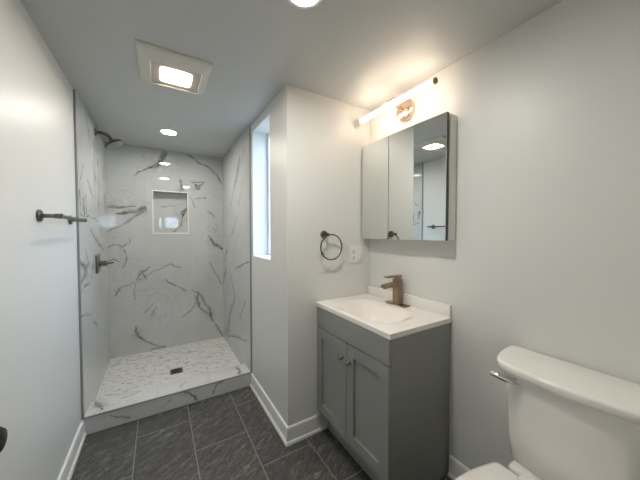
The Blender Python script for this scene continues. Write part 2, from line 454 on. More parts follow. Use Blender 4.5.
V_RIGHT = [
    [(2.575, 2.016, 0.0080), (2.691, 1.886, 0.0100), (2.816, 1.765, 0.0060), (2.954, 1.592, 0.0040)],
    [(2.403, 2.065, 0.0040), (2.541, 1.952, 0.0040)],
    [(3.167, 1.128, 0.0080), (3.279, 0.979, 0.0050), (3.229, 0.890, 0.0090), (3.405, 0.696, 0.0060)],
    [(2.980, 0.855, 0.0040), (2.809, 0.660, 0.0060), (3.042, 0.421, 0.0080), (3.153, 0.113, 0.0060)],
    [(2.758, 0.957, 0.0030), (2.530, 1.022, 0.0050), (2.302, 1.072, 0.0040)],
    [(3.101, 0.153, 0.0060), (2.779, 0.261, 0.0050), (2.379, 0.350, 0.0050)],
    [(3.145, 0.324, 0.0030), (3.259, 0.124, 0.0080)],
    [(2.475, 1.811, 0.0040), (2.623, 1.595, 0.0050)],
    [(2.663, 1.500, 0.0030), (2.919, 1.302, 0.0060)],
    [(2.403, 0.717, 0.0030), (2.616, 0.494, 0.0040)],
]
V_LEFT = [
    [(2.472, 2.265, 0.0040), (2.582, 2.138, 0.0050), (2.662, 1.940, 0.0040)],
    [(2.692, 1.887, 0.0040), (2.791, 1.766, 0.0050), (2.812, 1.592, 0.0050)],
    [(2.298, 1.590, 0.0100), (2.316, 1.508, 0.0050)],
    [(2.479, 1.592, 0.0040), (2.483, 1.473, 0.0060)],
    [(2.877, 1.805, 0.0060), (2.996, 1.697, 0.0030)],
    [(2.310, 1.449, 0.0030), (2.610, 1.444, 0.0040), (2.921, 1.433, 0.0030)],
    [(3.018, 1.481, 0.0050), (3.045, 1.305, 0.0030)],
    [(2.326, 1.066, 0.0030), (2.509, 1.115, 0.0060), (2.426, 1.206, 0.0030)],
    [(2.373, 0.971, 0.0060), (2.560, 0.969, 0.0040), (2.680, 1.099, 0.0030)],
    [(3.121, 1.940, 0.0040), (3.265, 1.828, 0.0050)],
    [(2.222, 0.794, 0.0040), (2.604, 0.727, 0.0030)],
    [(2.425, 1.791, 0.0030), (2.333, 1.687, 0.0030)],
    [(2.596, 0.653, 0.0030), (2.780, 0.575, 0.0050)],
    [(2.550, 2.141, 0.0030), (2.777, 1.985, 0.0050), (2.832, 1.773, 0.0090)],
    [(2.935, 1.942, 0.0080), (3.002, 1.741, 0.0060), (2.936, 1.562, 0.0090)],
    [(2.402, 1.549, 0.0080), (2.422, 1.469, 0.0100)],
    [(3.247, 1.684, 0.0080), (3.285, 1.544, 0.0060)],
    [(2.601, 1.361, 0.0050), (2.817, 1.266, 0.0080), (3.130, 1.166, 0.0040)],
    [(2.280, 1.137, 0.0100), (2.441, 1.065, 0.0140), (2.266, 0.990, 0.0090)],
    [(2.538, 1.708, 0.0040), (2.699, 1.611, 0.0060)],
]
V_NICHE = [
    [(0.304, 1.603, 0.0100), (0.251, 1.566, 0.0130), (0.240, 1.507, 0.0040)],
    [(0.241, 1.531, 0.0030), (0.229, 1.415, 0.0040), (0.147, 1.333, 0.0040)],
    [(0.023, 1.623, 0.0020), (0.170, 1.631, 0.0020)],
]
V_CURBT = [
    [(-0.395, 2.432, 0.0040), (-0.371, 2.379, 0.0080), (-0.343, 2.300, 0.0050)],
    [(0.596, 2.414, 0.0040), (0.584, 2.283, 0.0060)],
    [(0.132, 2.346, 0.0030), (0.179, 2.401, 0.0020)],
    [(-0.253, 2.386, 0.0020), (-0.134, 2.429, 0.0030)],
]
V_CURBF = [
    [(0.147, 0.114, 0.0060), (0.189, 0.086, 0.0050), (0.237, 0.022, 0.0050)],
    [(0.433, 0.109, 0.0040), (0.394, 0.087, 0.0040), (0.371, 0.028, 0.0030)],
    [(-0.296, 0.086, 0.0020), (-0.186, 0.039, 0.0030)],
    [(-0.005, 0.034, 0.0020), (0.073, 0.076, 0.0020)],
]


TJ_Z = (0.035, 0.665, 1.295, 1.925)
M_MARB_BACK = marble('marble_tile_shower_back', V_BACK, 'Y', [(0, -0.115), (0, 0.515)] + [(1, z) for z in TJ_Z], seed=0.3)
M_MARB_LEFT = marble('marble_tile_shower_left', V_LEFT, 'X', [(0, 2.76)] + [(1, z) for z in TJ_Z], seed=1.7)
M_MARB_RIGHT = marble('marble_tile_shower_right', V_RIGHT, 'X', [(0, 2.76)] + [(1, z) for z in TJ_Z], seed=2.9)
M_MARB_NICHE = marble('marble_tile_niche', V_NICHE, 'Y', [], seed=4.1)
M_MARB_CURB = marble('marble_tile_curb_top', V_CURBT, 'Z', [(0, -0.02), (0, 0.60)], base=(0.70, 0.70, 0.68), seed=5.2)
M_MARB_CURBF = marble('marble_tile_curb_front_shaded', V_CURBF, 'Y', [(0, -0.02), (0, 0.60)], base=(0.60, 0.61, 0.61), seed=6.4)  # same marble, with the front face's bluish shadow put into the base colour

# ------------------------------------------------------------------ the setting
T = 0.12
bm = bmesh.new(); box(bm, XL - T, XR + T, YK, YP + T, -0.1, 0); box(bm, XL - T, XC + T, YP + T, YB + 0.25, -0.1, 0)
struct('floor', bm, M_SLATE)
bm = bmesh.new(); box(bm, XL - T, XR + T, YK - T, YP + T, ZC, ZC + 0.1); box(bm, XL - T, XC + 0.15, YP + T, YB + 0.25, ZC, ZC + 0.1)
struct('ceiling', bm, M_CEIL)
struct('wall_left', B(XL - T, XL, YK, YB + 0.25, 0, ZC), M_WALL)
struct('wall_right', B(XR, XR + T, YK, YP + T, 0, ZC), M_WALL)
struct('wall_alcove', B(XC + 0.15, XR, YP, YP + T, 0, ZC), M_WALL)

def slab_with_hole(bm, fixed, lo, hi, u0, u1, v0, v1, hu0, hu1, hv0, hv1):
    """wall slab whose thin axis is `fixed` ('X' or 'Y') with a rectangular hole; u = the other floor axis, v = z"""
    def bx(a, b, c, d):
        if b - a < 1e-5 or d - c < 1e-5: return
        if fixed == 'X': box(bm, lo, hi, a, b, c, d)
        else: box(bm, a, b, lo, hi, c, d)
    bx(u0, hu0, v0, v1); bx(hu1, u1, v0, v1); bx(hu0, hu1, v0, hv0); bx(hu0, hu1, hv1, v1)

WY0, WY1, WZ0, WZ1 = 1.805, 2.203, 1.128, 2.163
bm = bmesh.new(); slab_with_hole(bm, 'X', XC, XC + 0.15, YP, YB + 0.25, 0, ZC, WY0, WY1, WZ0, WZ1)
bmesh.ops.remove_doubles(bm, verts=bm.verts, dist=1e-5)
struct('wall_window', bm, M_WALL)
struct('wall_shower_end', B(XL, XC, YB + 0.12, YB + 0.25, 0, ZC), M_WALL)

# window in the short wall beside the shower: vinyl frame, glass, sill
bm = bmesh.new()
fx0, fx1, fw = XC + 0.128, XC + 0.148, 0.03
for a in ((WY0, WY0 + fw, WZ0, WZ1), (WY1 - fw, WY1, WZ0, WZ1), (WY0 + fw, WY1 - fw, WZ0, WZ0 + fw), (WY0 + fw, WY1 - fw, WZ1 - fw, WZ1)):
    box(bm, fx0, fx1, *a)
w1 = struct('window_1', bm, M_VINYL)
obj('window_pane', B(fx0 + 0.012, fx0 + 0.016, WY0 + 0.02, WY1 - 0.02, WZ0 + 0.02, WZ1 - 0.02), M_GLASS, w1)
obj('window_sill', B(XC + 0.001, fx0, WY0 + 0.0005, WY1 - 0.0005, WZ0, WZ0 + 0.008, bev=0.002), M_TRIM, w1)

# shower tile skins
TT = 0.011
struct('wall_shower_left', B(XL, XL + TT, YF, YB, 0, ZC), M_MARB_LEFT)
struct('wall_shower_right', B(XC - TT, XC, YF, YB, 0, ZC), M_MARB_RIGHT)
NX0, NX1, NZ0, NZ1 = -0.040, 0.292, 1.325, 1.778
bm = bmesh.new()
slab_with_hole(bm, 'Y', YB, YB + 0.12, XL, XC, 0, ZC, NX0, NX1, NZ0, NZ1)
wb = struct('wall_shower_back', bm, M_MARB_BACK)
bm = bmesh.new(); box(bm, NX0, NX1, YB + 0.095, YB + 0.119, NZ0, NZ1)
struct('wall_niche_back', bm, M_MARB_NICHE)
bm = bmesh.new(); e = 0.008
for a in ((NX0 - e, NX0 + 0.002, NZ0 - e, NZ1 + e), (NX1 - 0.002, NX1 + e, NZ0 - e, NZ1 + e), (NX0, NX1, NZ0 - e, NZ0 + 0.002), (NX0, NX1, NZ1 - 0.002, NZ1 + e)):
    box(bm, a[0], a[1], YB - 0.004, YB + 0.012, a[2], a[3])
struct('trim_1', bm, M_TRIM)                                     # pale edging round the niche
bm = bmesh.new(); box(bm, XL, XL + TT + 0.002, YF - 0.012, YF + 0.001, ZK - 0.001, ZC, bev=0.002)
struct('trim_2', bm, M_EDGE)
bm = bmesh.new(); box(bm, XC - TT - 0.002, XC, YF - 0.010, YF + 0.001, ZK - 0.001, ZC, bev=0.002)
struct('trim_3', bm, M_EDGE)

# shower pan (slopes to the drain) and curb
DX, DY = 0.128, 2.795
bm = bmesh.new(); n = 24
x0, x1, y0, y1 = XL + TT, XC - TT, 2.452, YB
grid = []
for j in range(n + 1):
    row = []
    for i in range(n + 1):
        x = x0 + (x1 - x0) * i / n; y = y0 + (y1 - y0) * j / n
        d = max(abs(x - DX) / 0.6, abs(y - DY) / 0.6)
        row.append(bm.verts.new((x, y, ZS - 0.012 * (1 - min(1, d)))))
    grid.append(row)
for j in range(n):
    for i in range(n): bm.faces.new((grid[j][i], grid[j][i + 1], grid[j + 1][i + 1], grid[j + 1][i]))
r = bmesh.ops.extrude_face_region(bm, geom=bm.faces[:])
for v in [g for g in r['geom'] if isinstance(g, bmesh.types.BMVert)]: v.co.z = 0.001
struct('floor_shower', bm, M_MOSAIC)
bm = bmesh.new(); box(bm, XL + 0.0005, XC - 0.0005, YF, 2.455, 0.0, ZK)
bm.faces.ensure_lookup_table()
for f in bm.faces:
    f.normal_update()
    f.material_index = 1 if f.normal.y < -0.5 else 0
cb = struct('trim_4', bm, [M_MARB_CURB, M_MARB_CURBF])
bm = bmesh.new(); box(bm, XL + 0.004, XC - 0.004, YF - 0.003, YF + 0.007, ZK - 0.007, ZK + 0.0015, bev=0.001)
struct('trim_5', bm, M_EDGE)                                     # metal edge along the curb

# doorway wall behind the camera, with the opening the camera stands in
DX0, DX1, DZ = XL + 0.05, 0.45, 2.05
bm = bmesh.new(); slab_with_hole(bm, 'Y', YK - T, YK, XL - T, XR + T, 0, ZC, DX0, DX1, 0, DZ)
struct('wall_doorway', bm, M_WALL)
# the next room: daylight comes from its windows
HY, HZ = -3.1, 2.3
HX0, HX1 = -1.6, 1.7
bm = bmesh.new(); box(bm, HX0, HX1, HY, YK - T, -0.1, 0); box(bm, DX0, DX1, YK - T, YK, -0.1, 0)
struct('floor_next_room', bm, M_HALLF)
struct('ceiling_next_room', B(HX0, HX1, HY, YK - T, HZ, HZ + 0.1), M_CEIL)
struct('wall_next_room_left', B(HX0 - T, HX0, HY - T, YK - T, 0, HZ + 0.1), M_WALL)
struct('wall_next_room_right', B(HX1, HX1 + T, HY - T, YK - T, 0, HZ + 0.1), M_WALL)
bm = bmesh.new(); box(bm, HX0, XL - T, YK - T, YK, 0, HZ + 0.1); box(bm, XR + T, HX1, YK - T, YK, 0, HZ + 0.1); box(bm, XL - T, XR + T, YK - T, YK - 0.002, ZC + 0.1, HZ + 0.1)
struct('wall_next_room_front', bm, M_WALL)
GX0, GX1, GZ0, GZ1 = 0.0, 0.62, 1.45, 1.86
bm = bmesh.new(); slab_with_hole(bm, 'Y', HY - T, HY, HX0, HX1, 0, HZ + 0.1, GX0, GX1, GZ0, GZ1)
struct('wall_next_room_back', bm, M_WALL)
bm = bmesh.new()
for a in ((GX0, GX0 + .035, GZ0, GZ1), (GX1 - .035, GX1, GZ0, GZ1), (GX0 + .035, GX1 - .035, GZ0, GZ0 + .035), (GX0 + .035, GX1 - .035, GZ1 - .035, GZ1), (0.10, 0.20, GZ0 + .035, GZ1 - .035)):
    box(bm, a[0], a[1], HY - 0.08, HY - 0.04, a[2], a[3])
w2 = struct('window_2', bm, M_VINYL)
obj('window_pane', B(GX0 + .02, GX1 - .02, HY - 0.062, HY - 0.058, GZ0 + .02, GZ1 - .02), M_GLASS, w2)

# door leaf folded back along the left wall, black knob
LX0, LX1, LY0, LY1 = XL + 0.036, XL + 0.071, YK + 0.01, 0.815
SWING = Matrix.Translation((LX0, LY0, 0)) @ Matrix.Rotation(math.radians(-2.6), 4, 'Z') @ Matrix.Translation((-LX0, -LY0, 0))
bm = bmesh.new(); box(bm, LX0, LX1, LY0, LY1, 0.012, 2.03, bev=0.002)
bm.transform(SWING)
d1 = struct('door_1', bm, M_DOOR)
bm = bmesh.new()
KY, KZ = 0.750, 0.932
lathe(bm, (LX1, KY, KZ), (1, 0, 0), [(0, 0.032), (0.006, 0.032), (0.010, 0.027), (0.012, 0.012), (0.034, 0.011), (0.040, 0.020), (0.050, 0.0265), (0.062, 0.027), (0.072, 0.020), (0.075, 0.0)], 28)
bm.transform(SWING)
obj('door_knob', bm, M_BLACK, d1, smooth=40)

# baseboards: flat board with eased top plus shoe moulding
BB = [(0, 0), (0.021, 0), (0.021, 0.010), (0.018, 0.018), (0.012, 0.021), (0.012, 0.100), (0.009, 0.108), (0, 0.111)]
def base(name, segs):
    bm = bmesh.new()
    for s in segs: extrude_profile(bm, BB, *s)
    struct(name, bm, M_TRIM)
base('baseboard_left', [((XL, LY1 + 0.1, 0), (XL, YF, 0), (1, 0, 0))])
base('baseboard_window_wall', [((XC, YP, 0), (XC, YF, 0), (-1, 0, 0), 1, 0)])
base('baseboard_alcove', [((XC, YP, 0), (XR, YP, 0), (0, -1, 0), 1, 0)])
base('baseboard_right', [((XR, YK, 0), (XR, 0.855, 0), (-1, 0, 0))])

# ------------------------------------------------------------------ the vanity
VX0, VY0, VY1 = 0.908, 0.862, 1.5095
VZ = 0.845
KX = 0.965                                                        # toe kick plane
van = thing('vanity_cabinet', 'grey two-door shaker vanity cabinet under the white sink top', 'cabinet', (1.13, 1.18, 0))
bm = bmesh.new()
PTH = 0.018
for y in (VY0, VY1 - PTH):                                         # side panels notched for the toe kick
    pr = [(VX0, 0.155), (VX0, VZ), (XR - 0.002, VZ), (XR - 0.002, 0.0), (KX, 0.0), (KX, 0.155)]
    lo_y = y
    if y > 1.2: pr = [(VX0, 0.155), (VX0, VZ), (XR - 0.002, VZ), (XR - 0.002, 0.155)]
    a = [bm.verts.new((x, y, z)) for x, z in pr]; b = [bm.verts.new((x, y + PTH, z)) for x, z in pr]
    m = len(pr)
    for i in range(m): bm.faces.new((a[i], a[(i + 1) % m], b[(i + 1) % m], b[i]))
    bm.faces.new(a); bm.faces.new(b)
box(bm, VX0 + 0.02, XR - 0.004, VY0 + PTH, VY1 - PTH, 0.155, 0.172)       # bottom board
box(bm, VX0, VX0 + 0.019, VY0 + PTH, VY1 - PTH, 0.155, 0.19)              # lower rail
box(bm, VX0, VX0 + 0.019, VY0 + PTH, VY1 - PTH, 0.69, VZ)                 # upper rail
box(bm, VX0, VX0 + 0.019, VY0 + PTH, VY0 + 0.055, 0.19, 0.69)
box(bm, VX0, VX0 + 0.019, VY1 - 0.055, VY1 - PTH, 0.19, 0.69)
box(bm, XR - 0.012, XR - 0.004, VY0 + PTH, VY1 - PTH, 0.172, VZ - 0.02)   # back
obj('body', bm, M_VAN, van)
obj('toe_kick', B(KX, KX + 0.016, VY0 + PTH, VY1 - PTH - 0.006, 0.0, 0.154), M_VAN, van)
DXF = VX0 - 0.019
obj('false_drawer_front', B(DXF, VX0 - 0.001, VY0 + 0.001, VY1 - 0.003, 0.717, VZ - 0.004, bev=0.002), M_VAN, van)
def shaker(y0, y1, z0, z1, knob_y, knob_z):
    bm = bmesh.new(); fr = 0.062
    box(bm, DXF, VX0 - 0.001, y0, y0 + fr, z0, z1, bev=0.0015); box(bm, DXF, VX0 - 0.001, y1 - fr, y1, z0, z1, bev=0.0015)
    box(bm, DXF, VX0 - 0.001, y0 + fr, y1 - fr, z0, z0 + fr, bev=0.003); box(bm, DXF, VX0 - 0.001, y0 + fr, y1 - fr, z1 - fr, z1, bev=0.0015)
    box(bm, DXF + 0.012, VX0 - 0.002, y0 + fr - 0.004, y1 - fr + 0.004, z0 + fr - 0.004, z1 - fr + 0.004)
    d = obj('door', bm, M_VAN, van)
    kb = bmesh.new()
    lathe(kb, (DXF + 0.0003, knob_y, knob_z), (-1, 0, 0), [(0, 0.007), (0.004, 0.006), (0.012, 0.0055), (0.015, 0.012), (0.020, 0.0155), (0.025, 0.0135), (0.028, 0.006), (0.0285, 0)], 24)
    k = obj('knob', kb, M_NICKEL, d, smooth=50)
    k['label'] = 'round metal knob'
YM = 1.184
shaker(YM + 0.002, VY1 - 0.003, 0.157, 0.711, YM + 0.034, 0.622)
shaker(VY0 + 0.001, YM - 0.002, 0.157, 0.711, YM - 0.036, 0.618)

# sink top with a moulded basin
TX0, TX1, TY0, TY1, TZ0, TZ1 = 0.888, XR - 0.001, 0.8535, YP - 0.001, VZ + 0.0005, 0.8725
top = thing('sink_countertop', 'white one-piece sink top with moulded basin and backsplash on the grey cabinet', 'sink', (1.12, 1.18, TZ0))
BCX, BCY, BRX, BRY, BD = 1.085, 1.185, 0.155, 0.225, 0.100
def basin(x, y):
    d = (abs((x - BCX) / BRX) ** 3.2 + abs((y - BCY) / BRY) ** 3.2) ** (1 / 3.2)
    u = min(1, max(0, (1.08 - d) / 0.80))
    return BD * (u * u * (3 - 2 * u)) ** 0.9
bm = bmesh.new(); nx, ny = 60, 84; G = []
def px(i, n, a, b): return a + (b - a) * i / n
for i in range(nx + 1):
    G.append([])
    for j in range(ny + 1):
        x = px(i, nx, TX0, TX1); y = px(j, ny, TY0, TY1); z = TZ1 - basin(x, y)
        if i in (0,) or j in (0,): z -= 0.0025
        G[-1].append(bm.verts.new((x, y, z)))
for i in range(nx):
    for j in range(ny): bm.faces.new((G[i][j], G[i + 1][j], G[i + 1][j + 1], G[i][j + 1]))
loop = [G[i][0] for i in range(nx + 1)] + [G[nx][j] for j in range(1, ny + 1)] + [G[i][ny] for i in range(nx - 1, -1, -1)] + [G[0][j] for j in range(ny - 1, 0, -1)]
e = 0.0018
def pull(v): return Vector((min(max(v.co.x, TX0), TX1), v.co.y, TZ0))
low = [bm.verts.new(pull(v)) for v in loop]
m = len(loop)
for i in range(m): bm.faces.new((loop[i], low[i], low[(i + 1) % m], loop[(i + 1) % m]))
obj('slab', bm, M_TOP, top, smooth=45)
obj('backsplash', B(XR - 0.021, XR - 0.001, TY0 + 0.001, TY1, TZ1 - 0.003, 0.938, bev=0.0035, seg=3), M_TOP, top, smooth=40)
bm = bmesh.new()
lathe(bm, (BCX, BCY, TZ1 - BD + 0.0005), (0, 0, 1), [(0, 0.030), (0.003, 0.030), (0.004, 0.026), (0.0035, 0.020), (0.006, 0.019), (0.007, 0.012), (0.007, 0)], 28)
o = obj('drain_stopper', bm, M_BRONZE, top, smooth=40); o['label'] = 'bronze drain stopper'

# faucet
FX, FY = 1.297, 1.188
fa = thing('faucet', 'champagne bronze square single-handle faucet on the white sink top', 'faucet', (FX, FY, TZ1))
obj('base_plate', B(FX - 0.026, FX + 0.026, FY - 0.08, FY + 0.08, TZ1 + 0.0003, TZ1 + 0.007, bev=0.0015), M_BRONZE, fa)
obj('body', B(FX - 0.023, FX + 0.023, FY - 0.021, FY + 0.021, TZ1 + 0.0065, 1.036, bev=0.002), M_BRONZE, fa)
bm = bmesh.new()
sp = [(FX - 0.0235, 1.016, 0.986), (FX - 0.075, 1.013, 0.990), (FX - 0.118, 1.008, 0.992), (FX - 0.130, 1.004, 0.992)]
rings = [[(x, FY - 0.018, zb), (x, FY + 0.018, zb), (x, FY + 0.018, zt), (x, FY - 0.018, zt)] for x, zt, zb in sp]
loft(bm, rings)
lathe(bm, (FX - 0.108, FY, 0.993), (0, 0, -1), [(0, 0.0125), (0.010, 0.0125), (0.010, 0.009), (0.006, 0.009)], 20)
obj('spout', bm, M_BRONZE, fa)
bm = bmesh.new()
box(bm, FX - 0.017, FX + 0.017, FY - 0.016, FY + 0.016, 1.0365, 1.050, bev=0.0015)
box(bm, FX - 0.105, FX + 0.024, FY - 0.0175, FY + 0.0175, 1.0495, 1.0595, bev=0.0018)
obj('lever', bm, M_BRONZE, fa)

# ------------------------------------------------------------------ mirror cabinet
MX, MY0, MY1, MZ0, MZ1 = 1.2668, 0.839, 1.5085, 1.2863, 1.947
mc = thing('medicine_cabinet', 'wall-mounted medicine cabinet with two mirrored doors above the sink', 'cabinet', (XR, 1.165, MZ0))
bm = bmesh.new()
cx0, cx1, th = MX + 0.026, XR - 0.001, 0.012
cz0, cz1 = MZ0 + 0.004, MZ1 - 0.004
box(bm, cx0, cx1, MY0 + 0.003, MY0 + 0.003 + th, cz0, cz1); box(bm, cx0, cx1, MY1 - th, MY1, cz0, cz1)
box(bm, cx0, cx1, MY0 + 0.003 + th, MY1 - th, cz0, cz0 + th); box(bm, cx0, cx1, MY0 + 0.003 + th, MY1 - th, cz1 - th, cz1)
box(bm, cx1 - 0.008, cx1, MY0 + 0.003 + th, MY1 - th, cz0 + th, cz1 - th)
box(bm, cx0 + 0.02, cx1 - 0.01, MY0 + 0.003 + th, MY1 - th, 1.60, 1.606)
obj('case', bm, M_CASE, mc)
bm = bmesh.new(); box(bm, MX + 0.0195, cx0 - 0.0003, MY0 + 0.008, MY1, cz0 + 0.004, cz1 - 0.004)  # added dark sheet, stands in for the shade seen between the doors
o = obj('gap_shade_sheet', bm, M_GAP, mc); o['label'] = 'dark sheet painted as the shade in the door gaps'
def mirror_door(y0, y1):
    bm = bmesh.new()
    box(bm, MX + 0.004, MX + 0.019, y0, y1, MZ0, MZ1, mi=1)
    box(bm, MX, MX + 0.004, y0, y1, MZ0, MZ1, bev=0.0012, seg=1, mi=0)
    d = obj('mirror_door', bm, [M_MIRROR, M_DOORRIM], mc)
    return d
mirror_door(1.2455, MY1 - 0.008)
rd = mirror_door(MY0 + 0.004, 1.2395)
hinge = Vector((MX + 0.012, MY0, 0)) - Vector((XR, 1.165, 0))         # the right-hand door stands a few millimetres ajar
Rm = Matrix.Rotation(math.radians(0.5), 4, 'Z')
for v in rd.data.vertices: v.co = Rm @ (v.co - hinge) + hinge

# vanity light bar
LX, LZ = 1.222, 2.105
vl = thing('vanity_light', 'glowing white LED bar light on a round copper plate above the mirror', 'light', (XR, 1.18, 2.102))
bm = bmesh.new()
lathe(bm, (XR - 0.0005, 1.178, 2.098), (-1, 0, 0), [(0, 0.066), (0.016, 0.066), (0.021, 0.064), (0.024, 0.059), (0.025, 0)], 48)
obj('wall_plate', bm, M_ROSE, vl, smooth=35)
bm = bmesh.new(); tube(bm, [(XR - 0.024, 1.178, 2.103), (LX + 0.017, 1.178, LZ)], 0.009, 16)
obj('arm', bm, M_ROSE, vl, smooth=40)
bm = bmesh.new(); box(bm, LX - 0.010, LX + 0.022, 1.145, 1.212, LZ + 0.0180, LZ + 0.030, bev=0.001); box(bm, LX + 0.0155, LX + 0.0215, 1.145, 1.212, LZ - 0.012, LZ + 0.030, bev=0.001)
obj('bracket', bm, M_ROSE, vl)
bm = bmesh.new(); tube(bm, [(LX, 0.889, LZ), (LX, 1.178, LZ), (LX, 1.462, LZ)], 0.014, 20)
o = obj('light_tube', bm, M_TUBE, vl, smooth=40); o['label'] = 'glowing white tube'
for y0, y1 in ((0.873, 0.889), (1.462, 1.474)):
    bm = bmesh.new(); lathe(bm, (LX, y0, LZ), (0, 1, 0), [(0, 0.013), (0.002, 0.0155), (y1 - y0, 0.0155)], 22)
    o = obj('end_cap', bm, M_BRASS, vl, smooth=40); o['label'] = 'dark brass end cap'

# ------------------------------------------------------------------ towel ring, outlet (alcove wall)
RX, RZ, RR = 0.978, 1.2335, 0.083
tr = thing('towel_ring', 'dark nickel towel ring on the cream wall beside the mirror', 'towel ring', (RX, YP, RZ + RR))
bm = bmesh.new(); lathe(bm, (RX - 0.032, YP - 0.0003, RZ + 0.083), (0, -1, 0), [(0, 0.026), (0.008, 0.026), (0.011, 0.023), (0.012, 0.010), (0.036, 0.010), (0.040, 0.012), (0.052, 0.012), (0.055, 0.009), (0.055, 0)], 30)
obj('mounting_post', bm, M_DARKN, tr, smooth=40)
bm = bmesh.new(); tube(bm, [(RX + RR * math.cos(a), YP - 0.046, RZ + RR * math.sin(a)) for a in [2 * PI * k / 56 for k in range(56)]], 0.0048, 12, closed=True)
obj('ring', bm, M_DARKN, tr, smooth=60)

ou = thing('wall_outlet', 'white power outlet and switch plate on the wall between towel ring and mirror cabinet', 'outlet', (1.21, YP, 1.172))
bm = bmesh.new(); box(bm, 1.163, 1.276, YP - 0.006, YP - 0.0003, 1.108, 1.238, bev=0.0025)
obj('cover_plate', bm, M_PLAST, ou, smooth=40)
bm = bmesh.new(); box(bm, 1.176, 1.212, YP - 0.0085, YP - 0.0058, 1.135, 1.212, bev=0.001)
re = obj('receptacle', bm, M_PLAST, ou)
for z in (1.152, 1.194):
    bm = bmesh.new()
    box(bm, 1.1862, 1.1892, YP - 0.0092, YP - 0.0080, z - 0.007, z + 0.007); box(bm, 1.1983, 1.2013, YP - 0.0092, YP - 0.0080, z - 0.006, z + 0.006)
    lathe(bm, (1.194, YP - 0.0078, z - 0.013), (0, -1, 0), [(0, 0.003), (0.0014, 0.003)], 10)
    o = obj('socket_slots', bm, M_SLOT, re); o['label'] = 'dark plug slots'
bm = bmesh.new(); box(bm, 1.228, 1.264, YP - 0.0085, YP - 0.0058, 1.135, 1.212, bev=0.001)
sw = obj('switch_rocker', bm, M_PLAST, ou)
bm = bmesh.new(); box(bm, 1.236, 1.256, YP - 0.019, YP - 0.0083, 1.146, 1.176, bev=0.002)
obj('switch_paddle', bm, M_PLAST, sw)

# ------------------------------------------------------------------ left wall: towel bar
tb = thing('towel_bar', 'dark nickel straight towel bar on the white left wall', 'towel bar', (XL, 1.86, 1.40))
BZ_, BXO = 1.403, XL + 0.066
for y in (1.622, 2.098):
    bm = bmesh.new(); lathe(bm, (XL + 0.0003, y, BZ_), (1, 0, 0), [(0, 0.026), (0.009, 0.026), (0.012, 0.022), (0.013, 0.0095), (0.050, 0.0085), (0.054, 0.011), (0.078, 0.011), (0.080, 0.009), (0.080, 0)], 28)
    obj('mounting_post', bm, M_DARKN, tb, smooth=40)
bm = bmesh.new(); tube(bm, [(BXO, 1.590, BZ_), (BXO, 1.86, BZ_), (BXO, 2.135, BZ_)], 0.0085, 18)
obj('bar', bm, M_DARKN, tb, smooth=40)

# ------------------------------------------------------------------ shower fittings
SX = XL + TT
sh = thing('overhead_shower', 'dark nickel rain shower head on a curved arm from the left tile wall', 'shower head', (SX, 2.852, 2.155))
bm = bmesh.new(); lathe(bm, (SX + 0.0003, 2.852, 2.155), (1, 0, 0), [(0, 0.031), (0.004, 0.031), (0.010, 0.024), (0.014, 0.012), (0.016, 0.012)], 28)
obj('flange', bm, M_DARKN, sh, smooth=40)
arm = [(SX + 0.010, 2.852, 2.155), (SX + 0.035, 2.852, 2.155), (SX + 0.055, 2.852, 2.152), (SX + 0.075, 2.852, 2.144), (SX + 0.090, 2.852, 2.133), (SX + 0.100, 2.852, 2.120)]
bm = bmesh.new(); tube(bm, arm, 0.0125, 16)
obj('arm', bm, M_DARKN, sh, smooth=50)
ad = Vector((0.50, -0.08, -0.87)).normalized()
hp = Vector((SX + 0.100, 2.852, 2.120))
bm = bmesh.new(); lathe(bm, hp, ad, [(-0.004, 0.013), (0.010, 0.016), (0.018, 0.013), (0.022, 0.016), (0.032, 0.042), (0.044, 0.068), (0.052, 0.073), (0.058, 0.073), (0.060, 0.070), (0.060, 0)], 40)
hd = obj('head', bm, M_DARKN, sh, smooth=35)
bm = bmesh.new(); lathe(bm, hp + ad * 0.0603, ad, [(0, 0.063), (0.001, 0.063), (0.0015, 0.060), (0.0015, 0)], 36)
U = ad.orthogonal().normalized(); Vv = ad.cross(U)
for rr, k in ((0.018, 6), (0.034, 12), (0.053, 20)):
    for i in range(k):
        a = 2 * PI * i / k
        lathe(bm, hp + ad * 0.0616 + (U * math.cos(a) + Vv * math.sin(a)) * rr, ad, [(0, 0.0026), (0.0022, 0.0016)], 8)
o = obj('spray_face', bm, M_GREYPL, hd); o['label'] = 'grey spray face with nozzles'

vv = thing('shower_valve', 'dark nickel shower valve handle on a plate on the left tile wall', 'shower valve', (SX, 2.832, 1.072))
bm = bmesh.new(); box(bm, SX + 0.0003, SX + 0.010, 2.755, 2.915, 0.999, 1.147, bev=0.004, seg=3)
obj('wall_plate', bm, M_DARKN, vv, smooth=40)
bm = bmesh.new(); lathe(bm, (SX + 0.0098, 2.832, 1.072), (1, 0, 0), [(0, 0.029), (0.006, 0.029), (0.008, 0.021), (0.034, 0.020), (0.036, 0.024), (0.052, 0.024), (0.056, 0.020), (0.056, 0)], 30)
obj('handle_body', bm, M_NICKEL, vv, smooth=40)
bm = bmesh.new(); tube(bm, [(SX + 0.062, 2.832, 1.073), (SX + 0.085, 2.832, 1.075), (SX + 0.108, 2.832, 1.077), (SX + 0.110, 2.832, 1.077)], [0.0085, 0.0075, 0.0070, 0.005], 14)
obj('lever', bm, M_DARKN, vv, smooth=50)

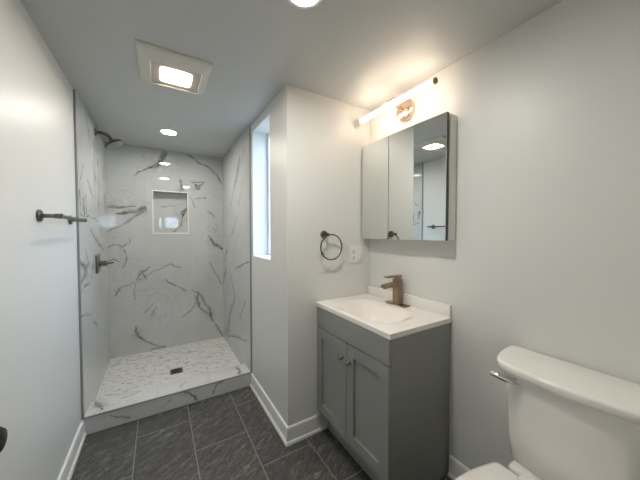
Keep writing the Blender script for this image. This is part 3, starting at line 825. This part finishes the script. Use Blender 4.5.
dr = thing('shower_drain', 'small square grey metal drain grate in the mosaic shower floor', 'drain', (DX, DY, ZS - 0.012))
h = 0.052; dz = ZS - 0.0105
bm = bmesh.new()
for a in ((-h, h, -h, -h + .012), (-h, h, h - .012, h), (-h, -h + .012, -h + .012, h - .012), (h - .012, h, -h + .012, h - .012)):
    box(bm, DX + a[0], DX + a[1], DY + a[2], DY + a[3], dz - 0.0025, dz + 0.003)
obj('frame', bm, M_NICKEL, dr)
bm = bmesh.new(); box(bm, DX - h + .011, DX + h - .011, DY - h + .011, DY + h - .011, dz - 0.002, dz + 0.0004)
o = obj('dark_well', bm, M_SLOT, dr)
bm = bmesh.new()
for k in range(5):
    y = DY - 0.030 + 0.015 * k
    box(bm, DX - h + .012, DX + h - .012, y - 0.0032, y + 0.0032, dz + 0.0005, dz + 0.0025)
obj('grate', bm, M_DARKN, dr)

# ------------------------------------------------------------------ ceiling fittings
F0, F1, G0, G1 = -0.078, 0.262, 1.526, 1.866                      # outer edges
fn = thing('exhaust_fan_light', 'square off-white bathroom fan cover with a glowing lamp in the ceiling', 'ceiling fan light', ((F0 + F1) / 2, (G0 + G1) / 2, ZC))
bm = bmesh.new()
i0, i1, j0, j1 = -0.026, 0.226, 1.612, 1.856
def rect(a, b, c, d, z): return [bm.verts.new(p) for p in ((a, c, z), (b, c, z), (b, d, z), (a, d, z))]
R = [rect(F0, F1, G0, G1, ZC - 0.0005), rect(F0, F1, G0, G1, ZC - 0.010), rect(F0 + .008, F1 - .008, G0 + .008, G1 - .004, ZC - 0.016),
     rect(i0, i1, j0, j1, ZC - 0.030), rect(i0 + .004, i1 - .004, j0 + .004, j1 - .004, ZC - 0.030), rect(i0 + .006, i1 - .006, j0 + .006, j1 - .006, ZC - 0.019), rect(i0 + .006, i1 - .006, j0 + .006, j1 - .006, ZC - 0.002)]
for a, b in zip(R, R[1:]):
    for k in range(4): bm.faces.new((a[k], a[(k + 1) % 4], b[(k + 1) % 4], b[k]))
for k in range(4): bm.faces.new((R[-1][k], R[-1][(k + 1) % 4], R[0][(k + 1) % 4], R[0][k]))
obj('cover_frame', bm, M_FAN, fn)
bm = bmesh.new(); box(bm, i0 + .0065, i1 - .0065, j0 + .0065, j1 - .0065, ZC - 0.023, ZC - 0.019)
lens = obj('lens', bm, M_FANLENS, fn); lens['label'] = 'glowing translucent lens'
c0 = Vector(((i0 + i1) / 2, (j0 + j1) / 2, ZC - 0.021)); fo = Vector(fn.location)
for v in lens.data.vertices: v.co -= (c0 - fo)
lens.location = c0 - fo

def downlight(x, y, label, glow):
    t = thing('recessed_light', label, 'ceiling light', (x, y, ZC), 'round recessed ceiling lights')
    bm = bmesh.new(); lathe(bm, (x, y, ZC - 0.0003), (0, 0, -1), [(0, 0.076), (0.003, 0.076), (0.007, 0.070), (0.008, 0.059), (0.004, 0.057), (0.0, 0.057)], 40)
    obj('trim_ring', bm, M_TRIM, t, smooth=40)
    bm = bmesh.new(); lathe(bm, (x, y, ZC - 0.001), (0, 0, -1), [(0, 0.0565), (0.0035, 0.0565), (0.0045, 0.054), (0.0045, 0)], 40)
    o = obj('lens', bm, glow, t); o['label'] = 'glowing white lens'
downlight(0.095, 2.755, 'round recessed downlight glowing in the ceiling inside the shower', M_CAN)
downlight(0.478, 0.900, 'round recessed downlight cut by the top edge of the picture, nearest the camera', M_CAN2)

# ------------------------------------------------------------------ toilet
CY = 0.335
to = thing('toilet', 'white two-piece toilet with a closed lid against the right wall', 'toilet', (1.05, CY, 0))
def dshape(hw, xf, xe, xb, n=40, corner=0.05, y0=CY):
    """plan outline of the tank: flat back at xb, bowed front reaching xf in the middle and xe at the ends, rounded ends"""
    pts = []
    for i in range(n + 1):
        s = -1 + 2 * i / n
        y = math.sin(s * PI / 2) * hw
        k = abs(y) / hw
        x = xf + (xe - xf) * k ** 2
        lim = 1 - corner / hw
        if k > lim: x += (xb - 0.03 - xe) * (1 - math.sqrt(max(0, 1 - ((k - lim) / (1 - lim)) ** 2)))
        pts.append((x, y0 + y))
    bk = [(xb - 0.012, y0 + hw), (xb, y0 + hw - 0.02), (xb, y0), (xb, y0 - hw + 0.02), (xb - 0.012, y0 - hw)]
    return pts + bk
bm = bmesh.new()
tk = [(0.442, 0.180, 1.166, 1.190, 1.335), (0.452, 0.188, 1.158, 1.184, 1.338), (0.55, 0.195, 1.147, 1.176, 1.339), (0.70, 0.203, 1.134, 1.168, 1.340), (0.797, 0.208, 1.126, 1.162, 1.340)]
loft(bm, [[(x, y, z) for x, y in dshape(hw, xf, xe, xb, corner=0.05)] for z, hw, xf, xe, xb in tk])
obj('tank', bm, M_CER, to, smooth=50)
bm = bmesh.new()
ld = [(0.7972, 0.220, 1.112, 1.148, 1.344), (0.800, 0.226, 1.105, 1.142, 1.345), (0.809, 0.229, 1.102, 1.139, 1.3455), (0.824, 0.2305, 1.100, 1.137, 1.3455), (0.829, 0.229, 1.102, 1.139, 1.345), (0.832, 0.225, 1.107, 1.144, 1.343), (0.8335, 0.217, 1.116, 1.152, 1.338)]
loft(bm, [[(x, y, z) for x, y in dshape(hw, xf, xe, xb, corner=0.06)] for z, hw, xf, xe, xb in ld])
obj('tank_lid', bm, M_CER, to, smooth=60)
HP = Vector((1.150, 0.463, 0.773))
bm = bmesh.new(); lathe(bm, HP + Vector((0.0, 0, 0)), (-0.94, 0.34, 0), [(0, 0.016), (0.006, 0.016), (0.010, 0.012), (0.030, 0.010), (0.034, 0.010)], 22)
d = Vector((-0.94, 0.34, 0)).normalized()
a = HP + d * 0.030
tube(bm, [a + Vector((0.003, -0.012, -0.002)), a + Vector((0, 0.008, 0.0)), a + Vector((-0.004, 0.035, 0.003)), a + Vector((-0.008, 0.062, 0.006)), a + Vector((-0.009, 0.067, 0.0065))], [0.0100, 0.0120, 0.0110, 0.0100, 0.0075], 14)
o = obj('flush_lever', bm, M_CHROME, to, smooth=45); o['label'] = 'chrome flush lever'
def oval(xb, xf, hw, z, n=44, back=0.75, flat=0.0):
    """elongated bowl outline: round front at xf, squarer back at xb"""
    pts = []; xc = xb - (xb - xf) * 0.42
    for i in range(n):
        a = 2 * PI * i / n
        c, s = math.cos(a), math.sin(a)
        if c >= 0:
            x = xc + (xb - xc) * abs(c) ** 0.55; y = hw * (abs(s) ** 0.8) * (1 if s >= 0 else -1)
            y *= 1 - (1 - back) * abs(c) ** 1.5
        else:
            x = xc + (xf - xc) * -1 * c; y = hw * s
        pts.append((x, CY + y, z))
    return pts
bm = bmesh.new()
loft(bm, [oval(1.12, 0.78, 0.115, 0.0), oval(1.12, 0.77, 0.115, 0.02), oval(1.12, 0.80, 0.10, 0.10), oval(1.13, 0.78, 0.105, 0.20), oval(1.15, 0.69, 0.145, 0.30), oval(1.16, 0.60, 0.192, 0.375), oval(1.16, 0.575, 0.202, 0.398), oval(1.155, 0.58, 0.198, 0.406)])
box(bm, 1.135, 1.325, CY - 0.15, CY + 0.15, 0.30, 0.441, bev=0.014, seg=3)       # deck that carries the tank
obj('bowl', bm, M_CER, to, smooth=50)
bm = bmesh.new()
loft(bm, [oval(1.085, 0.575, 0.200, 0.4065, back=0.8), oval(1.095, 0.562, 0.208, 0.410, back=0.8), oval(1.095, 0.562, 0.208, 0.420, back=0.8), oval(1.09, 0.568, 0.204, 0.424, back=0.8)])
obj('seat_ring', bm, M_SEAT, to, smooth=50)
bm = bmesh.new()
def lidring(xb, xf, hw, z, n=30):
    """closed-lid outline: straight back edge with tight corners, sides bulging to a round front"""
    pts = []
    for k in range(n + 1):
        a = PI * k / n
        xc = xb - 0.24
        pts.append((xc - (xc - xf) * math.sin(a), CY + hw * math.cos(a), z))
    sidew = 0.83 * hw
    for k in range(1, 5): pts.append((xb - 0.24 + 0.23 * k / 4, CY - hw + (hw - sidew) * (k / 4) ** 2, z))
    pts.append((xb, CY - sidew + 0.012, z)); pts.append((xb, CY + sidew - 0.012, z))
    for k in range(4, 0, -1): pts.append((xb - 0.24 + 0.23 * k / 4, CY + hw - (hw - sidew) * (k / 4) ** 2, z))
    return pts
loft(bm, [lidring(1.100, 0.566, 0.209, 0.4245), lidring(1.112, 0.556, 0.217, 0.429), lidring(1.113, 0.555, 0.218, 0.438), lidring(1.110, 0.560, 0.214, 0.443), lidring(1.098, 0.575, 0.201, 0.4465), lidring(1.06, 0.66, 0.13, 0.449)])
obj('seat_lid', bm, M_SEAT, to, smooth=60)
for y in (CY - 0.075, CY + 0.075):
    bm = bmesh.new(); box(bm, 1.085, 1.125, y - 0.02, y + 0.02, 0.4415, 0.4545, bev=0.005, seg=3)
    obj('hinge', bm, M_SEAT, to, smooth=50)
